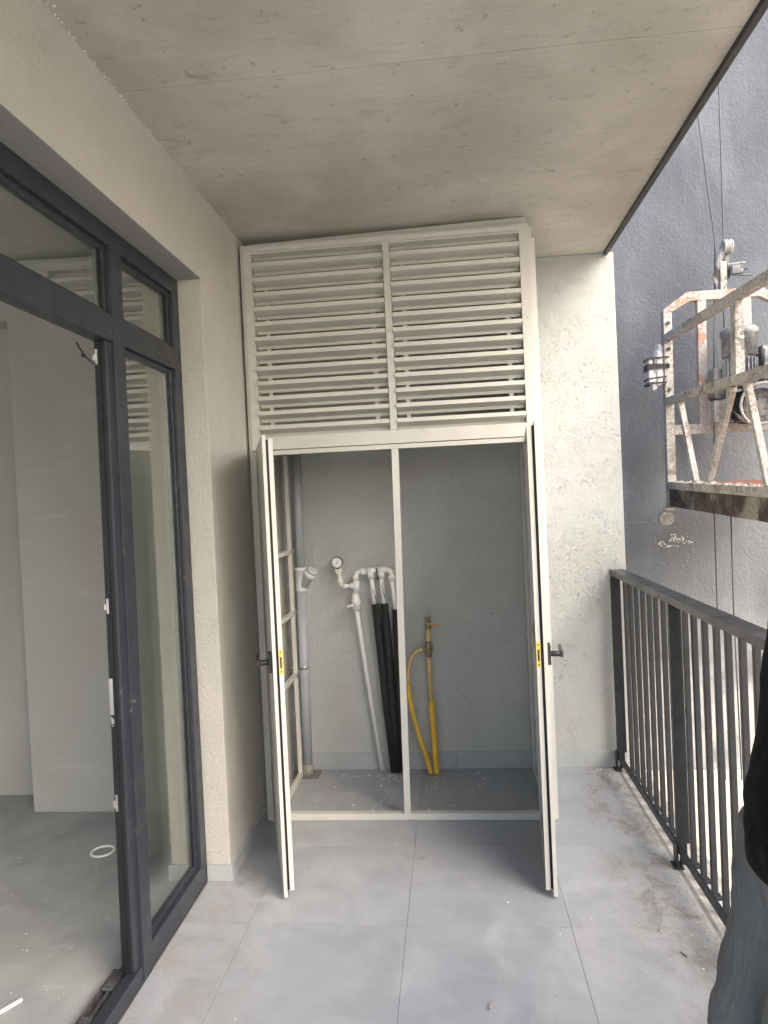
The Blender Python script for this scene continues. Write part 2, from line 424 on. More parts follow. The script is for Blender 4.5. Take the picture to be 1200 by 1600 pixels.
# ------------------------------------------------------------------ balcony walls
def rough_box(o, amt=.0022, cuts=0):
    return o
fw = B()
fw.prism([(-3.4,-.1),(-2.3,-.1),(-2.3,2.545),(.3014,2.545),(.3014,-.1),(1.62,-.1),(1.62,3.1),(-3.4,3.1)], 'x', -.985, XL)
facade = tag(fw.build('facade_wall', M['wall'], bevel=.004), 'cream rendered balcony wall around the dark window and door', 'wall')
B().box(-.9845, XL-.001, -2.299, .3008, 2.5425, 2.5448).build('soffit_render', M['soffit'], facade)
sk = B(); sk.box(XL, XL+.011, .3, .833, .0, .068); sk.build('skirting_tile', M['skirt'], facade, bevel=.001)
sk = B(); sk.box(-.866, XL+.011, .289, .2995, .0, .068); sk.build('skirting_tile', M['skirt'], facade, bevel=.001)
# flaked plaster along the ceiling joint
ch = B()
for i in range(90):
    y = random.choice((random.uniform(-1.0, -.45), random.uniform(-1.1, .75)))
    ch.crumb((XL+.001+abs(random.gauss(0, .006)), y, 2.9185), random.uniform(.002, .007), -.35)
stuff(ch.build('flaked_plaster', M['crumb'], facade))

bw = B().box(XL+.002, 1.2056, YB, 1.62, -.1, 2.9185)
back = tag(bw.build('back_wall', M['backwall'], bevel=.004), 'pale scratched render end wall behind the metal cabinet', 'wall')
for x0, x1 in ((-.752, -.2205), (-.152, .2), (.2015, .643), (.688, 1.2)):
    B().box(x0, x1, YB-.011, YB, 0, .098).build('skirting_tile', M['skirt'], back, bevel=.001)

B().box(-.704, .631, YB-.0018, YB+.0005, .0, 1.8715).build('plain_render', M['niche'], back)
# the next building, rough grey stucco
nb = B().box(.2, 16, 2.28, 3.2, -.6, 9.)
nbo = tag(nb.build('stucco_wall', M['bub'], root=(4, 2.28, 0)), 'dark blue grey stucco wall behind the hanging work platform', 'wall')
sp = B()
def fleck(cx, cz, w, h):
    n = random.choice((4, 5, 6)); o = len(sp.v)
    for k in range(n):
        t = 6.28*k/n+random.random()*.5; sp.v.append((cx+math.cos(t)*w*random.uniform(.5,1), 2.279, cz+math.sin(t)*h*random.uniform(.5,1)))
    sp.v.append((cx, 2.273, cz))
    for k in range(n): sp.f.append((o+k, o+(k+1) % n, o+n)); sp.sm.append(False)
for k_ in range(9):
    cx_, cz_ = random.gauss(1.735, .07), 1.215+random.gauss(0, .03)
    for i in range(9): fleck(cx_+random.gauss(0, .018), cz_+random.gauss(0, .006), random.uniform(.003,.014), random.uniform(.002,.008))
for i in range(40): fleck(random.gauss(1.77, .16), 1.16+random.gauss(0, .18), random.uniform(.001,.005), random.uniform(.002,.007))
for i in range(50): fleck(random.uniform(1.3, 1.72), 1.358+random.gauss(0, .004), random.uniform(.002,.008), random.uniform(.001,.003))
for i in range(60): fleck(random.uniform(1.3, 3.0), random.uniform(-.3, 4.2), random.uniform(.0006,.002), random.uniform(.001,.006))
stuff(sp.build('plaster_splash', M['crumb'], nbo, root=(4, 2.28, 0)))

# room walls
w = B().box(-5.2, -.986, 1.181, 1.36, -.1, 2.859)
tag(w.build('room_end_wall', M['putty']), 'smooth grey wall at the far end inside the room', 'wall')
w = B().box(-5.4, -5.201, -4.2, 1.36, -.1, 2.859)
tag(w.build('room_side_wall', M['putty']), 'grey inner side wall opposite the window, out of sight', 'wall')
w = B().box(-2.064, -.986, .957, 1.1805, -.003, 2.858)
tag(w.build('wall_pier', M['putty'], bevel=.003), 'pale grey green plastered pier standing inside the open doorway', 'wall pier')
w = B().box(-5.2, -2.067, 1.02, 1.1805, 2.64, 2.857)
tag(w.build('ceiling_beam', M['putty']), 'shadowed beam above the recess left of the grey pier', 'beam')

w = B().box(-5.2, -4.9, -4.3, -4.201, -.1, 2.859).box(-1.9, -.986, -4.3, -4.201, -.1, 2.859)  # unseen wall; wide gap added to let daylight into the room
tag(w.build('room_rear_wall', M['putty']), 'grey inner wall at the rear end of the room, out of sight, with a gap added for daylight', 'wall')
# ------------------------------------------------------------------ window and door
win = thing('window_door', 'anthracite aluminium balcony door and window frame, its leaf open inward', 'window', (XF, .3, 0))
wr = (XF, .3, 0)
def wpart(name, mat, b, parent=None, bevel=.0015): return b.build(name, mat, parent or win, wr, bevel)
X1 = -.925
f = B()
f.box(X1, XF, -2.299, .2985, 2.476, 2.5415)                 # head
f.box(X1, XF, .2325, .2985, .001, 2.4755)                   # jamb at the pier
f.box(X1, XF, -.258, .232, .001, .088)                      # sill of the fixed light
f.box(X1, XF, -2.299, -2.235, .001, 2.4755)
wpart('frame', M['alu'], f)
def lean(xa, xb, yb0, yb1, yt0, yt1, z0, z1):
    return B().hexa([(xa,yb0,z0),(xb,yb0,z0),(xb,yb1,z0),(xa,yb1,z0),(xa,yt0,z1),(xb,yt0,z1),(xb,yt1,z1),(xa,yt1,z1)])
wpart('mullion', M['alu'], lean(X1-.002, XF+.004, -.328, -.257, -.300, -.2205, .001, 2.4755))
wpart('door_jamb', M['alu'], lean(-.884, XF-.007, -.374, -.3285, -.338, -.3005, .0585, 2.1535))
wpart('door_rebate', M['rubber'], lean(-.919, -.8845, -.3725, -.33, -.3365, -.302, .03, 2.153))
wpart('gasket', M['rubber'], lean(-.904, -.898, -.3765, -.3728, -.3405, -.3368, .06, 2.15), None, 0)
t = B().box(X1, XF+.001, -2.2345, -.3005, 2.154, 2.243); wpart('transom', M['alu'], t)
t = B().box(X1, XF+.001, -.222, .232, 2.158, 2.246); wpart('transom', M['alu'], t)
# glass beads and panes
def light(y0, y1, z0, z1):
    bd = B(); e = .017; xa, xb = -.915, -.884
    bd.box(xa, xb, y0, y0+e, z0, z1); bd.box(xa, xb, y1-e, y1, z0, z1)
    bd.box(xa, xb, y0+e+.0002, y1-e-.0002, z0, z0+e); bd.box(xa, xb, y0+e+.0002, y1-e-.0002, z1-e, z1)
    fr = wpart('glazing_bead', M['alu'], bd)
    gk = B(); e2 = .0175
    gk.box(-.8935, -.8905, y0+e2, y0+e2+.004, z0+e2, z1-e2); gk.box(-.8935, -.8905, y1-e2-.004, y1-e2, z0+e2, z1-e2)
    wpart('gasket', M['rubber'], gk, fr, 0)
    wpart('pane', M['glass'], B().box(-.8995, -.8955, y0+.008, y1-.008, z0+.008, z1-.008), fr, 0)
    wpart('pane', M['glass'], B().box(-.9155, -.9115, y0+.008, y1-.008, z0+.008, z1-.008), fr, 0)
    sp_ = B().box(-.9110, -.9000, y0+e2, y0+e2+.012, z0+e2, z1-e2).box(-.9110, -.9000, y1-e2-.012, y1-e2, z0+e2, z1-e2)
    wpart('spacer_bar', M['zinc'], sp_, fr, 0)
light(-2.2345, -.3005, 2.2435, 2.4755)
light(-.222, .232, 2.2465, 2.4755)
light(-.250, .232, .0885, 2.1575)
# threshold with tracks
th = B().box(-.905, XF, -2.2345, -.3005, .001, .058); wpart('threshold', M['alu'], th)
th = B().box(-.985, -.9055, -2.2345, -.3005, .001, .024)
for x in (-.916, -.936, -.965): th.box(x-.003, x+.003, -2.2345, -.3835, .0242, .046)
wpart('track', M['track'], th)
for i in range(3):
    wpart('track_block', M['track'], B().box(-.955, -.92, -.44-.16*i, -.40-.16*i, .0465, .056).box(-.95, -.93, -.43-.16*i, -.41-.16*i, .0565, .061))
for z0, z1, yo in ((2.075, 2.125, -.338), (1.25, 1.30, -.350), (.595, .65, -.3595)):
    k = B().box(-.915, -.907, yo-.004, yo, z0, z1).box(-.922, -.915, yo-.008, yo-.001, z0+.012, z1-.018).tube([(-.911,yo-.003,z0+.01),(-.911,yo-.007,z0+.01)], .003, 8)
    wpart('strike_plate', M['zinc'], k, None, .0008)
yo = -.3545
k = B().box(-.919, -.903, yo-.003, yo, .875, 1.035).box(-.917, -.906, yo-.0036, yo-.0031, .885, .90)
for z_ in (.90, .915, .93, .985, 1.0): k.box(-.917, -.909, yo-.006, yo-.0031, z_, z_+.007)
k.tube([(-.911,yo,.955),(-.911,yo-.008,.955)], .006, 8).tube([(-.911,yo,.88),(-.911,yo-.007,.88)], .003, 8).tube([(-.911,yo,1.028),(-.911,yo-.007,1.028)], .003, 8)
wpart('strike_plate', M['zinc'], k, None, .0008)
k = B().tube([(-.918,-.340,2.075),(-.945,-.343,2.10),(-.966,-.346,2.135),(-.972,-.347,2.15)], .003, 8)
k.box(-.957, -.947, -.350, -.343, 2.10, 2.112)
wpart('loose_stay_arm', M['black'], k, None, 0)

# ------------------------------------------------------------------ utility cabinet
cab = thing('utility_cabinet', 'cream metal pipe cabinet with louvred top and two open doors', 'cabinet', (-.05, YC, 0))
cr = (-.05, YC, 0)
def cpart(name, mat, b, parent=None, bevel=.0012): return b.build(name, mat, parent or cab, cr, bevel)
Y1 = .876
cpart('louvre_frame', M['cream'], B().box(-.736, -.694, YC, Y1, 1.922, 2.8225).box(.611, .656, YC, Y1, 1.922, 2.8225)
      .box(-.736, .656, YC, Y1, 2.823, 2.866).box(-.736, .656, YC, Y1, 1.856, 1.9215))
scr = None
for sx, sz in [(x, z) for x in (-.715, .634) for z in (1.89, 2.15, 2.42, 2.69, 2.845)] + [(-.027, 2.05), (-.027, 2.40), (-.027, 2.70), (-.40, 1.888), (.30, 1.888)]:
    if scr is None:
        scr = B().tube([(0, YC-.0015, 0), (0, YC+.001, 0)], .0042, 8).build('screw', M['zinc'], cab, (0, 0, 0)); off = Vector((-cr[0], -cr[1], -cr[2])); scr.location = off+Vector((sx, -.002 if abs(sx+.027) < .01 else 0, sz))
    else: dup(scr, cab, off+Vector((sx, -.002 if abs(sx+.027) < .01 else 0, sz)))
cpart('louvre_mullion', M['cream'], B().box(-.043, -.010, YC-.002, Y1, 1.9218, 2.8227))
cpart('cover_strip', M['cream'], B().hexa([(-.725,.885,2.868),(.650,.885,2.868),(.650,.905,2.868),(-.725,.905,2.868),(-.725,.885,2.889),(.650,.885,2.915),(.650,.905,2.915),(-.725,.905,2.889)]))
cpart('cover_strip', M['cream'], B().box(-.752, -.7375, .846, .90, 0, 2.87))
cpart('cover_strip', M['cream'], B().box(.6575, .671, .848, 1.50, .0, 2.852).box(.6715, .686, .858, .875, .0, 2.80))
# louvre blades
def blade(x0, x1):
    pr = [(.822, 0), (.8236, 0), (.8236, -.0178), (.8780, -.0350), (.8780, -.0510), (.8764, -.0510), (.8764, -.0362), (.822, -.0195)]
    b = B(); b.prism([(y, z) for y, z in pr], 'x', x0, x1); return b
for x0, x1 in ((-.691, -.0455), (-.0075, .6085)):
    first = None
    for i in range(13):
        z = 2.851-.0730*i
        if first is None:
            first = blade(x0, x1).build('slat', M['cream'], cab, cr, .0)
            first.location = (0, 0, z); fc = []
            for cx in (x0+.055, x1-.06):
                c_ = B().box(cx-.010, cx+.010, .8784, .8800, -.078, -.040).tube([(cx, .8763, -.043), (cx, .8745, -.043)], .003, 8)
                fc.append(c_.build('clip', M['cream'], first, cr))
        else:
            o = dup(first, cab, (0, 0, z)); o.rotation_euler = (random.uniform(-.02, .02), random.uniform(-.002, .002), 0)
            for q in fc: dup(q, o, (0, 0, 0))
# door frame and mid post
cpart('door_frame', M['cream'], B().box(-.736, .656, YC+.004, Y1, 1.830, 1.8525).box(-.736, -.700, YC+.004, Y1, .0352, 1.8297)
      .box(.620, .656, YC+.004, Y1, .0352, 1.8297).box(-.736, .656, YC+.004, Y1, .002, .035))
cpart('mid_post', M['cream'], B().hexa([(-.062,YC+.002,.0353),(-.030,YC+.002,.0353),(-.030,Y1-.002,.0353),(-.062,Y1-.002,.0353),
                                       (-.044,YC+.002,1.8295),(-.0105,YC+.002,1.8295),(-.0105,Y1-.002,1.8295),(-.044,Y1-.002,1.8295)]))
cpart('inner_shelf', M['putty'], B().box(-.735, .655, Y1+.001, YB-.001, 1.872, 1.890))
# side frame on the left inside the cabinet, with rungs and beads of foam
sf = B().box(-.735, -.705, .877, .905, .003, 1.87).box(-.712, -.690, 1.375, 1.402, .003, 1.87).box(-.712, -.690, .906, 1.3745, .003, .03)
cpart('side_frame', M['cream'], sf)
for z in (1.31, .955, .60):
    cpart('rung', M['cream'], B().box(-.712, -.690, .906, 1.4745, z-.012, z+.012))
sfm = B()
for i in range(120):
    z = random.uniform(.05, 1.45); sfm.crumb((-.715+random.gauss(0,.006), 1.405+random.uniform(0, .02), z), random.uniform(.004, .012), .8)
stuff(cpart('foam_bead', M['foamspray'], sfm, None, 0))
cpart('side_lining', M['cream'], B().box(.6445, .6565, Y1+.001, 1.4935, .003, 1.871))
cpart('side_lining_profile', M['cream'], B().box(.632, .644, .94, .97, .003, 1.871).box(.632, .644, 1.43, 1.46, .003, 1.871).box(.632, .644, .9702, 1.4298, .003, .03))

def door(hx, hy, fx, fy, side):
    """leaf from the hinge point to the free edge; side=+1 turns the inner face to the right"""
    h, f_ = Vector((hx, hy, 0)), Vector((fx, fy, 0)); u = (f_-h); L = u.length; u.normalize()
    n = Vector((-u.y, u.x, 0))*side      # towards the inner face
    def lbox(a0, a1, d0, d1, z0, z1):
        P = lambda a, d, z: h+u*a+n*d+Vector((0, 0, z))
        return [P(a0,d0,z0),P(a1,d0,z0),P(a1,d1,z0),P(a0,d1,z0),P(a0,d0,z1),P(a1,d0,z1),P(a1,d1,z1),P(a0,d1,z1)]
    d = B()
    d.hexa(lbox(0, L-.0142, 0, .003, .012, 1.862)); d.hexa(lbox(L-.014, L, 0, .0145, .012, 1.862))
    d.hexa(lbox(0, .014, .0032, .0145, .012, 1.862)); d.hexa(lbox(.0145, L-.0145, .0032, .0145, .012, .026)); d.hexa(lbox(.0145, L-.0145, .0032, .0145, 1.848, 1.862))
    leaf = cpart('door', M['cream'], d, None, .001)
    s_ = B(); s_.hexa(lbox(.03, L-.022, .0147, .0245, .03, 1.845)); cpart('gasket', M['rubber'], s_, leaf, 0)
    q = B(); e = .034
    q.hexa(lbox(.03, .03+e, .0248, .043, .03, 1.848)); q.hexa(lbox(L-.012-e, L-.012, .0248, .043, .03, 1.848))
    q.hexa(lbox(.0302+e, L-.0122-e, .0248, .043, .03, .03+e)); q.hexa(lbox(.0302+e, L-.0122-e, .0248, .043, 1.848-e, 1.848)); q.hexa(lbox(.0302+e, L-.0122-e, .0248, .043, .93, .93+e))
    cpart('inner_frame', M['cream'], q, leaf, .001)
    k = B(); k.hexa(lbox(L-.0118, L-.0105, .0258, .042, .905, 1.005)); cpart('lock_plate', M['brass'], k, leaf, 0)
    k = B(); k.hexa(lbox(L-.0103, L-.0095, .030, .037, .93, .975)); k.hexa(lbox(L-.0103, L-.0095, .031, .036, .99, .996)); k.hexa(lbox(L-.0103, L-.0095, .031, .036, .913, .919)); cpart('lock_slot', M['black'], k, leaf, 0)
    # handle on the outer face: rose, neck, lever pointing to the hinge
    hz = .948; a = L-.060
    k = B(); k.hexa(lbox(a-.027, a+.027, -.0145, -.0004, hz-.039, hz+.039))
    P = lambda a_, d_, z_: tuple(h+u*a_+n*d_+Vector((0,0,z_)))
    k.tube([P(a, -.0146, hz), P(a, -.050, hz)], .0115, 14)
    k.hexa(lbox(a-.125, a+.012, -.062, -.0505, hz-.0115, hz+.0115))
    cpart('handle', M['black'], k, leaf, .0015)
    for z in (.25, 1.0, 1.62):
        hb = B().tube([P(-.004, .004, z-.04), P(-.004, .004, z+.04)], .007, 10); cpart('hinge', M['cream'], hb, leaf, 0)
    return leaf
door(-.716, .826, -.500, .150, 1)
door(.634, .826, .578, .172, -1)

# ------------------------------------------------------------------ pipes inside the cabinet
PY = 1.440
dp = thing('drain_pipe', 'grey plastic drain pipe with pale branch fitting inside the cabinet', 'pipe', (-.665, PY, 0)); dr = (-.665, PY, 0)
B().tube([(-.655, PY, 1.20), (-.648, PY, 1.871)], .0265, 20).build('upper_pipe', M['pvc'], dp, dr)
B().tube([(-.671, PY, .002), (-.658, PY, 1.095)], .031, 20).build('lower_pipe', M['pvc'], dp, dr)
wy = B().tube([(-.658, PY, 1.07), (-.657, PY, 1.085), (-.656, PY, 1.195), (-.656, PY, 1.196), (-.6558, PY, 1.214)], .033, 20, [.0335, .0345, .0345, .039, .039])
wy.tube([(-.652, PY-.002, 1.10), (-.612, PY-.012, 1.155), (-.611, PY-.012, 1.156), (-.592, PY-.018, 1.182)], .030, 20, [.030, .030, .036, .036])
wy.tube([(-.590, PY-.0185, 1.1845), (-.578, PY-.021, 1.199)], .033, 20, [.033, .031])
wy.build('branch_fitting', M['pvcw'], dp, dr)
cl = B().tube([(-.665, PY, .62), (-.665, PY, .64)], .034, 18).box(-.70, -.69, PY, 1.50, .62, .64); cl.build('pipe_clip', M['zinc'], dp, dr)
B().tube([(-.671, PY, .001), (-.671, PY, .035), (-.670, PY, .06)], .04, 14, [.042, .036, .032]).build('mortar_collar', M['crumbd'], dp, dr)
tagb = B().box(-.755, -.595, 1.36, 1.49, .0005, .0025); tag(tagb.build('floor_patch', M['grout']), 'square cement patch around the foot of the grey drain pipe', 'floor patch')

wm = thing('water_manifold', 'white plastic water pipes with gauge, lever valve and black insulated drops', 'pipework', (-.23, PY, 0)); mr = (-.23, PY, 0)
def wp(name, mat, b, parent=None, bevel=0): return b.build(name, mat, parent or wm, mr, bevel)
r = .0125
# header: riser from the valve, elbow, run to the right with tees
zt = 1.175; xr0 = -.333
hd = B()
hd.tube([(xr0-.004, PY, 1.02), (xr0, PY, 1.10), (xr0, PY, zt-.03)] + arc((xr0+.03, PY, zt-.03), .03, 180, 90, 6)[1:] + [(-.16, PY, zt+.006)] + arc((-.155, PY, zt-.024), .03, 90, 0, 6)[1:] + [(-.124, PY, zt-.05)], .0145, 16)
wp('header_pipe', M['white'], hd)
ft = B()
for (p, q) in (((xr0, PY, 1.062), (xr0, PY, 1.135)), ((xr0, PY, zt-.052), (xr0, PY, zt-.022)), ((xr0+.026, PY, zt), (xr0+.052, PY, zt)),
               ((-.268, PY, zt+.001), (-.215, PY, zt+.003)), ((-.207, PY, zt+.004), (-.156, PY, zt+.005)), ((-.125, PY, zt-.06), (-.125, PY, zt-.026)),
               ((-.243, PY, zt-.042), (-.246, PY, zt-.002)), ((-.184, PY, zt-.042), (-.186, PY, zt-.002))):
    ft.tube([p, q], .0192, 16)
wp('fittings', M['white'], ft).name = 'socket_fitting'
# gauge branch
gb = B().tube([(xr0, PY, 1.097), (-.400, PY, 1.093)] + arc((-.402, PY, 1.113), .020, 270, 180, 5)[1:] + [(-.424, PY, 1.14), (-.432, PY, 1.185)], .0105, 14)
gb.tube([(-.366, PY, 1.0955), (-.352, PY, 1.096)], .0155, 14).tube([(-.409, PY, 1.0935), (-.388, PY, 1.0935)], .015, 14).tube([(-.424, PY, 1.112), (-.424, PY, 1.134)], .015, 14)
gb.tube([(-.431, PY, 1.162), (-.4325, PY, 1.178)], .0165, 14).tube([(-.4325, PY, 1.178), (-.433, PY, 1.196)], .0205, 14)
wp('gauge_branch', M['white'], gb)
gc = (-.437, PY-.012, 1.233)
gg = B().tube([(gc[0], PY+.012, gc[2]), (gc[0], gc[1], gc[2])], .0325, 28).tube([(gc[0], PY-.002, 1.196), (gc[0], PY-.002, 1.203)], .009, 8)
gauge = wp('pressure_gauge', M['black'], gg)
wp('dial', M['dial'], B().tube([(gc[0], gc[1]-.0002, gc[2]), (gc[0], gc[1]-.002, gc[2])], .0288, 28), gauge)
mk = B()
for i in range(11):
    t = R(225-27*i); a, b = (.021, .026)
    mk.bar((gc[0]+a*math.cos(t), gc[1]-.0026, gc[2]+a*math.sin(t)), (gc[0]+b*math.cos(t), gc[1]-.0026, gc[2]+b*math.sin(t)), .0012, .0006, (0,1,0))
t = R(52); mk.bar((gc[0]-.013*math.cos(t), gc[1]-.0034, gc[2]-.013*math.sin(t)), (gc[0]+.019*math.cos(t), gc[1]-.0034, gc[2]+.019*math.sin(t)), .0018, .0008, (0,1,0))
mk.tube([(gc[0], gc[1]-.0022, gc[2]), (gc[0], gc[1]-.005, gc[2])], .003, 10)
wp('needle', M['ink'], mk, gauge)
# valve
vb = B().tube([(-.337, PY, 1.048), (-.338, PY, 1.03), (-.338, PY, 1.015), (-.338, PY, .995), (-.337, PY, .975), (-.336, PY, .95)], .02, 16, [.018, .022, .026, .028, .022, .0195])
vb.tube([(-.338, PY-.02, .995), (-.338, PY-.042, .995)], .012, 12)
val = wp('valve', M['white'], vb)
wp('lever', M['white'], B().hexa([(-.385,PY-.052,.974),(-.306,PY-.052,.990),(-.306,PY-.043,.990),(-.385,PY-.043,.974),(-.385,PY-.052,.989),(-.306,PY-.052,1.003),(-.306,PY-.043,1.003),(-.385,PY-.043,.989)]), val, .003)
wp('lever_screw', M['zinc'], B().tube([(-.338, PY-.0525, .9935), (-.338, PY-.055, .9935)], .006, 8), val)
wp('supply_pipe', M['white'], B().tube([(-.336, PY, .952), (-.325, PY, .85), (-.232, PY+.012, .012)], .0135, 16))
# three drops
drops = [((-.243, zt-.03), (-.228, .985), (-.158, .01)), ((-.185, zt-.03), (-.176, .985), (-.135, .01)), ((-.124, zt-.05), (-.110, .95), (-.105, .01))]
for (xa, za), (xb, zb), (xc, zc) in drops:
    wp('drop_pipe', M['white'], B().tube([(xa, PY, za), (xb, PY, zb-.02)], .0128, 16))
    dx = .0
    wp('insulation_sleeve', M['foamblk'], B().tube([(xb+.001, PY, zb), (xb*.75+xc*.25+.003, PY-.004, zb*.75+.003), (xb*.4+xc*.6-.002, PY-.003, zb*.4), (xc, PY, zc)], .0235, 18, [.0225, .0245, .0235, .024]))
# marker writing down two of the drops
def scribble(x, z0, z1, lean, amp, seed, w=.0013):
    rr = random.Random(seed); b = B(); z = z0; yy = PY-.0136
    while z > z1:
        pts = []
        for j in range(5):
            pts.append((x+lean*(z0-z)+rr.uniform(-amp, amp), yy+.0004*rr.random(), z-.0045*j+rr.uniform(-.0025, .0025)))
        b.tube(pts, w, 5); z -= .0165
    return b
wp('marker_writing', M['ink'], scribble(-.233, 1.075, 1.000, .17, .006, 3))
wp('marker_writing', M['ink'], scribble(-.180, 1.108, 1.030, .10, .006, 9, .0019))
zt_ = B().tube([(-.207, PY-.0205, zt+.02), (-.207, PY-.0215, zt-.02), (-.204, PY-.022, zt-.042)], .0028, 8).tube([(-.204, PY-.022, zt-.03), (-.203, PY-.022, zt-.047)], .006, 8)
wp('cable_tie', M['ink'], zt_)

gp = thing('gas_pipe', 'yellow gas riser with orange lever and looping yellow hose', 'pipe', (.075, 1.43, 0)); gr = (.075, 1.43, 0); GY = 1.43
def gpp(name, mat, b, parent=None, bevel=0): return b.build(name, mat, parent or gp, gr, bevel)
gpp('riser', M['gast'], B().tube([(.073, GY, .84), (.068, GY, .72), (.071, GY, .42)], .0135, 14))
cor = [(.0715+.013*t, GY-.012*t, .42-.415*t) for t in [i/46 for i in range(47)]]
gpp('corrugated_sleeve', M['gasy'], B().tube(cor, .016, 14, [.0165 if i % 2 else .0188 for i in range(47)]))
vv = B().tube([(.0735, GY, .835), (.074, GY, .86)], .018, 6).tube([(.074, GY, .86), (.0742, GY, .888)], .0145, 12).tube([(.0742, GY, .888), (.0745, GY, .902)], .018, 6).tube([(.074, GY-.01, .868), (.074, GY-.035, .868)], .009, 10)
v_ = gpp('gas_valve', M['gasv'], vv)
gpp('lever', M['orange'], B().hexa([(.082,GY-.04,.861),(.137,GY-.04,.857),(.137,GY-.034,.857),(.082,GY-.034,.861),(.082,GY-.04,.872),(.137,GY-.04,.866),(.137,GY-.034,.866),(.082,GY-.034,.872)]), v_, .002)
tt = B().tube([(.0695, GY, .765), (.068, GY, .735), (.068, GY, .70), (.068, GY, .672)], .018, 10, [.016, .0195, .0195, .016]).tube([(.068, GY, .718), (.038, GY, .716)], .015, 8).tube([(.095, GY, .718), (.068, GY, .718)], .011, 8)
gpp('tee_fitting', M['gasv'], tt)
hose = [(.045, GY, .716), (.02, GY-.002, .712), (-.012, GY-.004, .695), (-.038, GY-.006, .655), (-.050, GY-.008, .60), (-.055, GY-.008, .52), (-.048, GY-.010, .42), (-.030, GY-.012, .32), (0, GY-.014, .20), (.03, GY-.016, .10), (.052, GY-.018, .006)]
def cr_(pts, n=6):
    P = [Vector(p) for p in pts]; out = []
    for i in range(len(P)-1):
        a, b, c, d = P[max(i-1,0)], P[i], P[i+1], P[min(i+2,len(P)-1)]
        for j in range(n):
            t = j/n; out.append(.5*((2*b)+(c-a)*t+(2*a-5*b+4*c-d)*t*t+(3*b-a-3*c+d)*t**3))
    out.append(P[-1]); return out
hp = cr_(hose); cut = 30
gpp('hose', M['gast'], B().tube(hp[:cut+1], .0105, 12)); gpp('hose', M['gasy'], B().tube(hp[cut:], .0135, 12, [.0135 if i % 2 else .0142 for i in range(len(hp)-cut)]))

# ------------------------------------------------------------------ railing
rl = thing('railing', 'graphite steel balcony railing with square balusters and flat top rail', 'railing', (1.15, 0, 0)); rr_ = (1.15, 0, 0)
def rp(name, mat, b, parent=None, bevel=.0015): return b.build(name, mat, parent or rl, rr_, bevel)
rp('top_rail', M['railtop'], B().box(1.110, 1.190, -3.3, 1.500, 1.0985, 1.128))
rp('bottom_rail', M['rail'], B().box(1.106, 1.118, -3.3, 1.500, .062, .100))
post = B().box(1.106, 1.156, .412, .438, .1005, 1.098).box(1.119, 1.146, .416, .436, .01, .1003)
foot = B().box(1.098, 1.105, .40, .45, .0075, .1002).box(1.085, 1.125, .392, .458, .0012, .0072)
p0 = rp('post', M['rail'], post); f0 = rp('foot_plate', M['rail'], foot, p0)
for y in (1.035, -1.10-.432+.30, -2.35):
    q = dup(p0, rl, (0, y if y == 1.035 else y-.432+.3, 0)); dup(f0, q, (0, 0, 0))
b0 = rp('baluster', M['rail'], B().box(1.167, 1.1885, -.010, .010, -.011, 1.0982))
fb = rp('foot_collar', M['rail'], B().box(1.165, 1.201, -.017, .017, -.0115, .003), b0)
ys_ = [1.430-.1155*i for i in range(8)]+[.440-.1145*i for i in range(32)]
b0.location = (0, ys_[0], 0)
for y in ys_[1:]:
    if -3.25 < y and abs(y+.8) > -1:
        q = dup(b0, rl, (0, y, 0)); q.rotation_euler = (random.uniform(-.0015, .0015), random.uniform(-.002, .002), 0); dup(fb, q, (0, 0, 0))

# ------------------------------------------------------------------ suspended platform
gd = thing('work_platform', 'plaster spattered hanging work platform with rusty octagonal end frame and motor', 'platform', (1.62, 2.0, 1.46)); gr2 = (1.62, 2.0, 1.46)
def G(name, mat, b, parent=None, bevel=.003): return b.build(name, M[mat], parent or gd, gr2, bevel)
Y = 2.0; e = .05
G('end_post', 'gw', B().box(1.600, 1.652, Y, Y+e, 1.45, 2.668))
G('end_post', 'gw', B().box(2.285, 2.337, Y, Y+e, 1.45, 2.668))
G('end_hoop', 'gp', B().prism([(1.600,2.669),(1.600,2.683),(1.745,2.783),(2.192,2.783),(2.337,2.683),(2.337,2.669),(2.285,2.669),(2.175,2.727),(1.765,2.727),(1.652,2.645+.024)], 'y', Y, Y+e))
G('hoop_post', 'gp', B().box(1.806, 1.858, Y+.002, Y+e-.002, 1.968, 2.7265))
G('hoop_post', 'gp', B().box(2.075, 2.127, Y+.002, Y+e-.002, 1.968, 2.7265))
G('cross_beam', 'gw', B().box(1.6525, 2.2845, Y+.001, Y+e-.001, 1.905, 1.9675))
for sx in (1.602, 2.335-.044):
    YN = -.55
    G('guard_rail', 'gw', B().box(sx, sx+.044, YN, Y-.001, 2.490, 2.535))
    G('guard_rail', 'gw', B().box(sx, sx+.044, YN, Y-.001, 2.095, 2.142))
    G('bottom_rail', 'gw', B().box(sx-.002, sx+.05, YN, Y-.001, 1.568, 1.614))
    G('kick_plate', 'gd', B().box(sx+.006, sx+.012, YN, Y-.001, 1.458, 1.567))
    for y in (.93, -.10):
        G('guard_post', 'gw', B().box(sx+.001, sx+.043, y, y+.058, 2.1425, 2.4895))
    for (ya, yb_) in ((1.80, 1.56), (1.02, 1.37), (.86, .66), (0., .30), (-.16, -.36)):
        G('brace', 'gw', B().bar((sx+.022, ya, 2.094), (sx+.022, yb_, 1.615), .032, .032, (1, 0, 0)))
G('deck', 'deckred', B().box(1.655, 2.28, -.54, Y-.005, 1.585, 1.60))
G('near_end_frame', 'gp', B().box(1.60, 1.652, -.601, -.551, 1.45, 2.66).box(2.285, 2.337, -.601, -.551, 1.45, 2.66).box(1.6525, 2.2845, -.6, -.552, 2.61, 2.66).box(1.6525, 2.2845, -.6, -.552, 1.905, 1.967))
